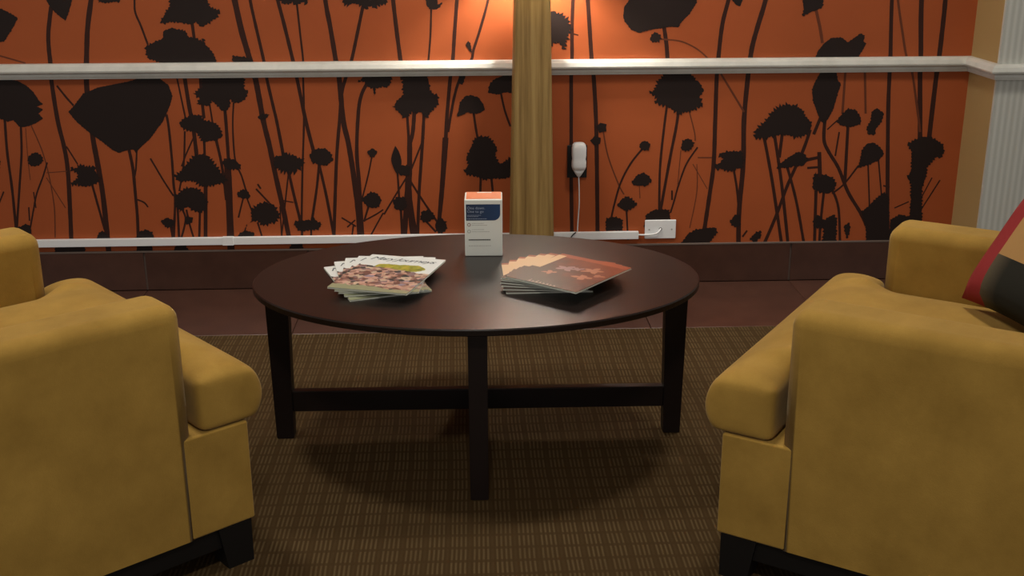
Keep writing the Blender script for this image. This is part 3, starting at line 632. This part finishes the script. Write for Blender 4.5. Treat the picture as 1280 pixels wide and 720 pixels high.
pagesA = mesh_of(sheet(WA, HA, .0004, MT-.0004, 0, .0012), 'pages', 'page_paper'); coverA = mesh_of(sheet(WA, HA, MT-.0004, MT, 0), 'cover', 'cover_market'); backA = mesh_of(sheet(WA, HA, 0, .0004, 0), 'back_cover', 'page_paper')
pagesB = mesh_of(sheet(WB, HB, .0004, MT-.0004, 0, .0012), 'pages', 'page_paper'); coverB = mesh_of(sheet(WB, HB, MT-.0004, MT, 0), 'cover', 'cover_flowers'); backB = mesh_of(sheet(WB, HB, 0, .0004, 0), 'back_cover', 'page_paper')
titleA = text_mesh('Mary Journeys', .036, .35, .82); titleA.materials.append(MATS['ink_slate'])
xs = [v.co.x for v in titleA.vertices]; sc = .178/(max(xs)-min(xs))
for v in titleA.vertices: v.co.x = (v.co.x-min(xs))*sc
def blossom_mesh(r, n, m, seed):
    rg = random.Random(seed); P = []
    for k in range(n*6):
        a = 2*math.pi*k/(n*6); q = r*(.42+.58*abs(math.cos(n*a/2))**1.3)*rg.uniform(.78, 1.1)
        P.append((q*math.cos(a)*1.15, q*math.sin(a)*.8, 0))
    me = poly_mesh('printed_blossom', P); me.materials.append(MATS[m]); return me
stars = [(blossom_mesh(.019, 4, 'petal_print', 1), (-.038, -.030)), (blossom_mesh(.030, 5, 'petal_print_pale', 2), (-.020, .020)), (blossom_mesh(.026, 4, 'petal_print', 3), (.052, -.018)),
         (blossom_mesh(.030, 5, 'petal_print', 4), (.044, .042)), (blossom_mesh(.016, 3, 'petal_print', 5), (.080, .012)), (blossom_mesh(.018, 4, 'petal_print_pale', 6), (.004, .030))]
def squiggle():
    bm = bmesh.new(); x = -.030
    for k in range(8):
        h = random.choice((.008, .011, .016)); ww = .0035
        for q in (((x, 0), (x+ww*.45, 0), (x+ww*.9, h), (x+ww*.45, h)), ((x+ww*.9, .001), (x+ww*2, .001), (x+ww*2, .004), (x+ww*.9, .004))):
            bm.faces.new([bm.verts.new((a, b, 0)) for a, b in q])
        x += .0105
    return mesh_of(bm, 'small_print', 'ink_cream')
scrib = squiggle()
def magazine(kind, bl, rot, z, label, group):
    wd, hd = (WA, HA) if kind == 'A' else (WB, HB)
    a = R(rot); ex = Vector((math.cos(a), math.sin(a))); ey = Vector((-math.sin(a), math.cos(a)))
    c = Vector(bl)+ex*wd/2-ey*hd/2
    t = empty('magazine', (c.x, c.y, z), a); tag(t, label, 'magazine', group)
    link('back_cover', backA if kind == 'A' else backB, None, t); link('pages', pagesA if kind == 'A' else pagesB, None, t)
    cv = link('cover', coverA if kind == 'A' else coverB, None, t)
    if kind == 'A': link('title_lettering', titleA, None, cv, loc=(-WA/2+.012, HA/2-.043, MT+.0003))
    else:
        for me, (x, y) in stars: link('printed_blossom', me, None, cv, loc=(x, y, MT+.0002), rot=(0, 0, random.uniform(0, 1)))
        link('small_print', scrib, None, cv, loc=(-.01, -.118, MT+.0003))
LA = 'white-topped magazine with script title in the market-picture fan, '
for k, (bl, rot, txt) in enumerate([((-.378, 2.893), 19, 'at the bottom'), ((-.354, 2.924), 11, 'second up from the table'), ((-.325, 2.941), 2, 'middle of the five'),
                                    ((-.290, 2.943), -7, 'just below the top one'), ((-.254, 2.941), -18, 'on top with whole cover showing')]):
    magazine('A', bl, rot, TZ+.0003+k*(MT+.0006), LA+txt, 'magazines fanned on the table beside the box, market cover')
LB = 'brown and red magazine in the blossom-picture fan, '
for k, (bl, rot, txt) in enumerate([((.086, 2.905), 1, 'at the bottom'), ((.108, 2.918), -6, 'second up from the table'), ((.134, 2.928), -13, 'third up from the table'), ((.160, 2.930), -20, 'middle of the seven'),
                                    ((.190, 2.925), -27, 'third down from the top'), ((.215, 2.912), -34, 'just below the top one'), ((.246, 2.890), -40, 'on top with whole cover showing')]):
    magazine('B', bl, rot, TZ+.0003+k*(MT+.0006), LB+txt, 'magazines fanned on the table beside the box, blossom cover')

# ------------------------------------------------------------------ armchairs
W, D, AT, AF = .84, .82, .13, .115        # width, depth, arm thickness, arm set-back
def cushion_mesh():
    bm = bmesh.new()
    gx = W/2-AT-.004; of = D/2+.030; yb = .21
    xs = [-W/2+.002, -W/2+.040, -gx-.030, -gx, -gx+.045, -.16, -.05, .05, .16, gx-.045, gx, gx+.030, W/2-.040, W/2-.002]
    ya = -D/2+AF-.018
    ys = [-of, -of+.03, ya-.035, ya, ya+.06, ya+.16, ya+.26, yb-.05, yb]
    inside = lambda i, j: (ys[j+1] <= ya+1e-6) or (xs[i] >= -gx-1e-6 and xs[i+1] <= gx+1e-6)
    cells = [(i, j) for i in range(len(xs)-1) for j in range(len(ys)-1) if inside(i, j)]
    def edge_d(x, y):
        d = min(y+of, W/2-abs(x), yb-y)
        if y > ya: d = min(d, gx-abs(x))
        elif abs(x) > gx: d = min(d, ya-y)
        else: d = min(d, math.hypot(gx-abs(x), ya-y) if abs(x) < gx else 9)
        return max(d, 0)
    V = {}
    zs = [.327, .345, .382, .420, .440]
    def vert(i, j, k):
        if (i, j, k) not in V:
            x, y = xs[i], ys[j]; d = min(edge_d(x, y), .13)/.13; z = zs[k]
            if k == len(zs)-1: z += .052*(1-(1-d)**2)
            if 0 < k < len(zs)-1 and edge_d(x, y) < 1e-6:      # the boxing bulges a little
                bl = (.016, .026, .014)[k-1]
                if y <= -of+1e-6: y -= bl
                if abs(abs(x)-(W/2-.002)) < 1e-6 and y < ya: x += math.copysign(bl*.35, x)
            V[i, j, k] = bm.verts.new((x, y, z))
        return V[i, j, k]
    cs = set(cells); K = len(zs)-1
    for i, j in cells:
        bm.faces.new([vert(*q, K) for q in ((i, j), (i+1, j), (i+1, j+1), (i, j+1))]); bm.faces.new([vert(*q, 0) for q in ((i, j+1), (i+1, j+1), (i+1, j), (i, j))])
        for (di, dj), (a, b) in {(-1, 0): ((i, j), (i, j+1)), (1, 0): ((i+1, j), (i+1, j+1)), (0, -1): ((i, j), (i+1, j)), (0, 1): ((i, j+1), (i+1, j+1))}.items():
            if (i+di, j+dj) not in cs:
                for k in range(K): bm.faces.new((vert(*a, k), vert(*b, k), vert(*b, k+1), vert(*a, k+1)))
    bmesh.ops.recalc_face_normals(bm, faces=bm.faces)
    me = bpy.data.meshes.new('seat_cushion'); bm.to_mesh(me); bm.free()
    for p in me.polygons: p.use_smooth = True
    me.materials.append(MATS['mustard_velvet']); return me
CUSH = cushion_mesh()
def armchair(loc, rz, label):
    t = empty('armchair', loc, rz); tag(t, label, 'armchair', 'mustard armchairs angled towards the coffee table')
    f = -D/2
    base = box('base', (-W/2+.0015, W/2-.0015, f-.006, f+AF+.045, .1, .327), 'mustard_velvet', t, bev=.005, seg=3)
    box('seat_deck', (-W/2+AT+.001, W/2-AT-.001, f+AF-.0005, D/2-.02, .102, .326), 'mustard_velvet', t, bev=.004, seg=2)
    for s in (-1, 1):
        x0, x1 = (W/2-AT, W/2) if s > 0 else (-W/2, -W/2+AT)
        bm = box_bm(x0, x1, f+AF, D/2, .1, .612)
        ed = [e for e in bm.edges if max(v.co.z for v in e.verts) > .6]
        lo_ = [e for e in bm.edges if max(v.co.z for v in e.verts) < .6 or True]
        bmesh.ops.bevel(bm, geom=ed, offset=.034, segments=6, profile=.5, affect='EDGES', clamp_overlap=True)
        weighted(from_bm('arm', bm, 'mustard_velvet', t, smooth=True))
    # back: slightly reclined slab between the arms
    bm = box_bm(-W/2+AT+.001, W/2-AT-.001, .255, D/2+.0, .1, .80, .03, 5)
    for v in bm.verts:
        if v.co.z > .4: v.co.y += (v.co.z-.4)*.12
    weighted(from_bm('backrest', bm, 'mustard_velvet', t, smooth=True))
    bm = box_bm(-W/2+AT+.006, W/2-AT-.006, .215, .252, .47, .79, .017, 4)
    for v in bm.verts: v.co.y += (v.co.z-.4)*.11
    weighted(from_bm('back_cushion', bm, 'mustard_velvet', t, smooth=True))
    c = link('seat_cushion', CUSH, None, t); m = c.modifiers.new('soft', 'SUBSURF'); m.levels = 2; m.render_levels = 2
    box('plinth', (-W/2+.012, W/2-.012, f+.012, D/2-.012, .050, .0995), 'black_wood', t, bev=.002, seg=2)
    for sx in (-1, 1):
        for sy in (-1, 1):
            bm = bmesh.new(); cx, cy = sx*(W/2-.042), sy*(D/2-.042)
            a = [bm.verts.new((cx+p*.030+sx*.008, cy+q*.030+sy*.008, 0)) for p, q in ((-1, -1), (1, -1), (1, 1), (-1, 1))]
            b = [bm.verts.new((cx+p*.0385, cy+q*.0385, .0998)) for p, q in ((-1, -1), (1, -1), (1, 1), (-1, 1))]
            for k in range(4): bm.faces.new((a[k], a[(k+1) % 4], b[(k+1) % 4], b[k]))
            bm.faces.new(a); bm.faces.new(b)
            from_bm('foot', bm, 'black_wood', t)
    return t
def place(corner, ang, side, label):      # corner: ground point of the front corner next to the camera; ang: facing direction
    Fd = Vector((math.cos(R(ang)), math.sin(R(ang)))); rd = Vector((Fd.y, -Fd.x))*side
    c = Vector(corner)-Fd*D/2-rd*W/2
    return armchair((c.x, c.y, 0), R(ang+90), label)
chairL = place((-.470, 2.220), 40, 1, 'mustard velvet armchair with a bare seat and dark feet')
chairR = place((.513, 2.113), 146, -1, 'mustard velvet armchair with a striped throw pillow on its seat')

# throw pillow standing on the seat of the right-hand chair
def pillow_mesh(s, th):
    bm = bmesh.new(); n = 16; V = {}
    for k in (-1, 1):
        for i in range(n+1):
            for j in range(n+1):
                u, v = 2*i/n-1, 2*j/n-1
                h = max((1-u**4)*(1-v**4), 0)**.5
                pin = 1-.06*(1-abs(v)**1.5)*abs(u)**6 
                x = u*s/2*(1-.05*(1-v*v)*u*u); z = v*s/2*(1-.05*(1-u*u)*v*v)
                if k == 1 and (i in (0, n) or j in (0, n)): V[i, j, k] = V[i, j, -1]; continue
                V[i, j, k] = bm.verts.new((x, k*h*th/2, z))
    for k in (-1, 1):
        for i in range(n):
            for j in range(n): bm.faces.new((V[i, j, k], V[i+1, j, k], V[i+1, j+1, k], V[i, j+1, k]))
    return bm
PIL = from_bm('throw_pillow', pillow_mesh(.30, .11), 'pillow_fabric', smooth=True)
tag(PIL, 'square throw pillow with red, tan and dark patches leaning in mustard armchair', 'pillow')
_crz = Matrix.Rotation(chairR.rotation_euler.z, 4, 'Z')
PIL.matrix_world = Matrix.Translation(chairR.location) @ _crz @ Matrix.Translation((-.110, .078, .634)) @ Matrix.Rotation(R(46), 4, 'Z') @ Matrix.Rotation(R(-33), 4, 'X')
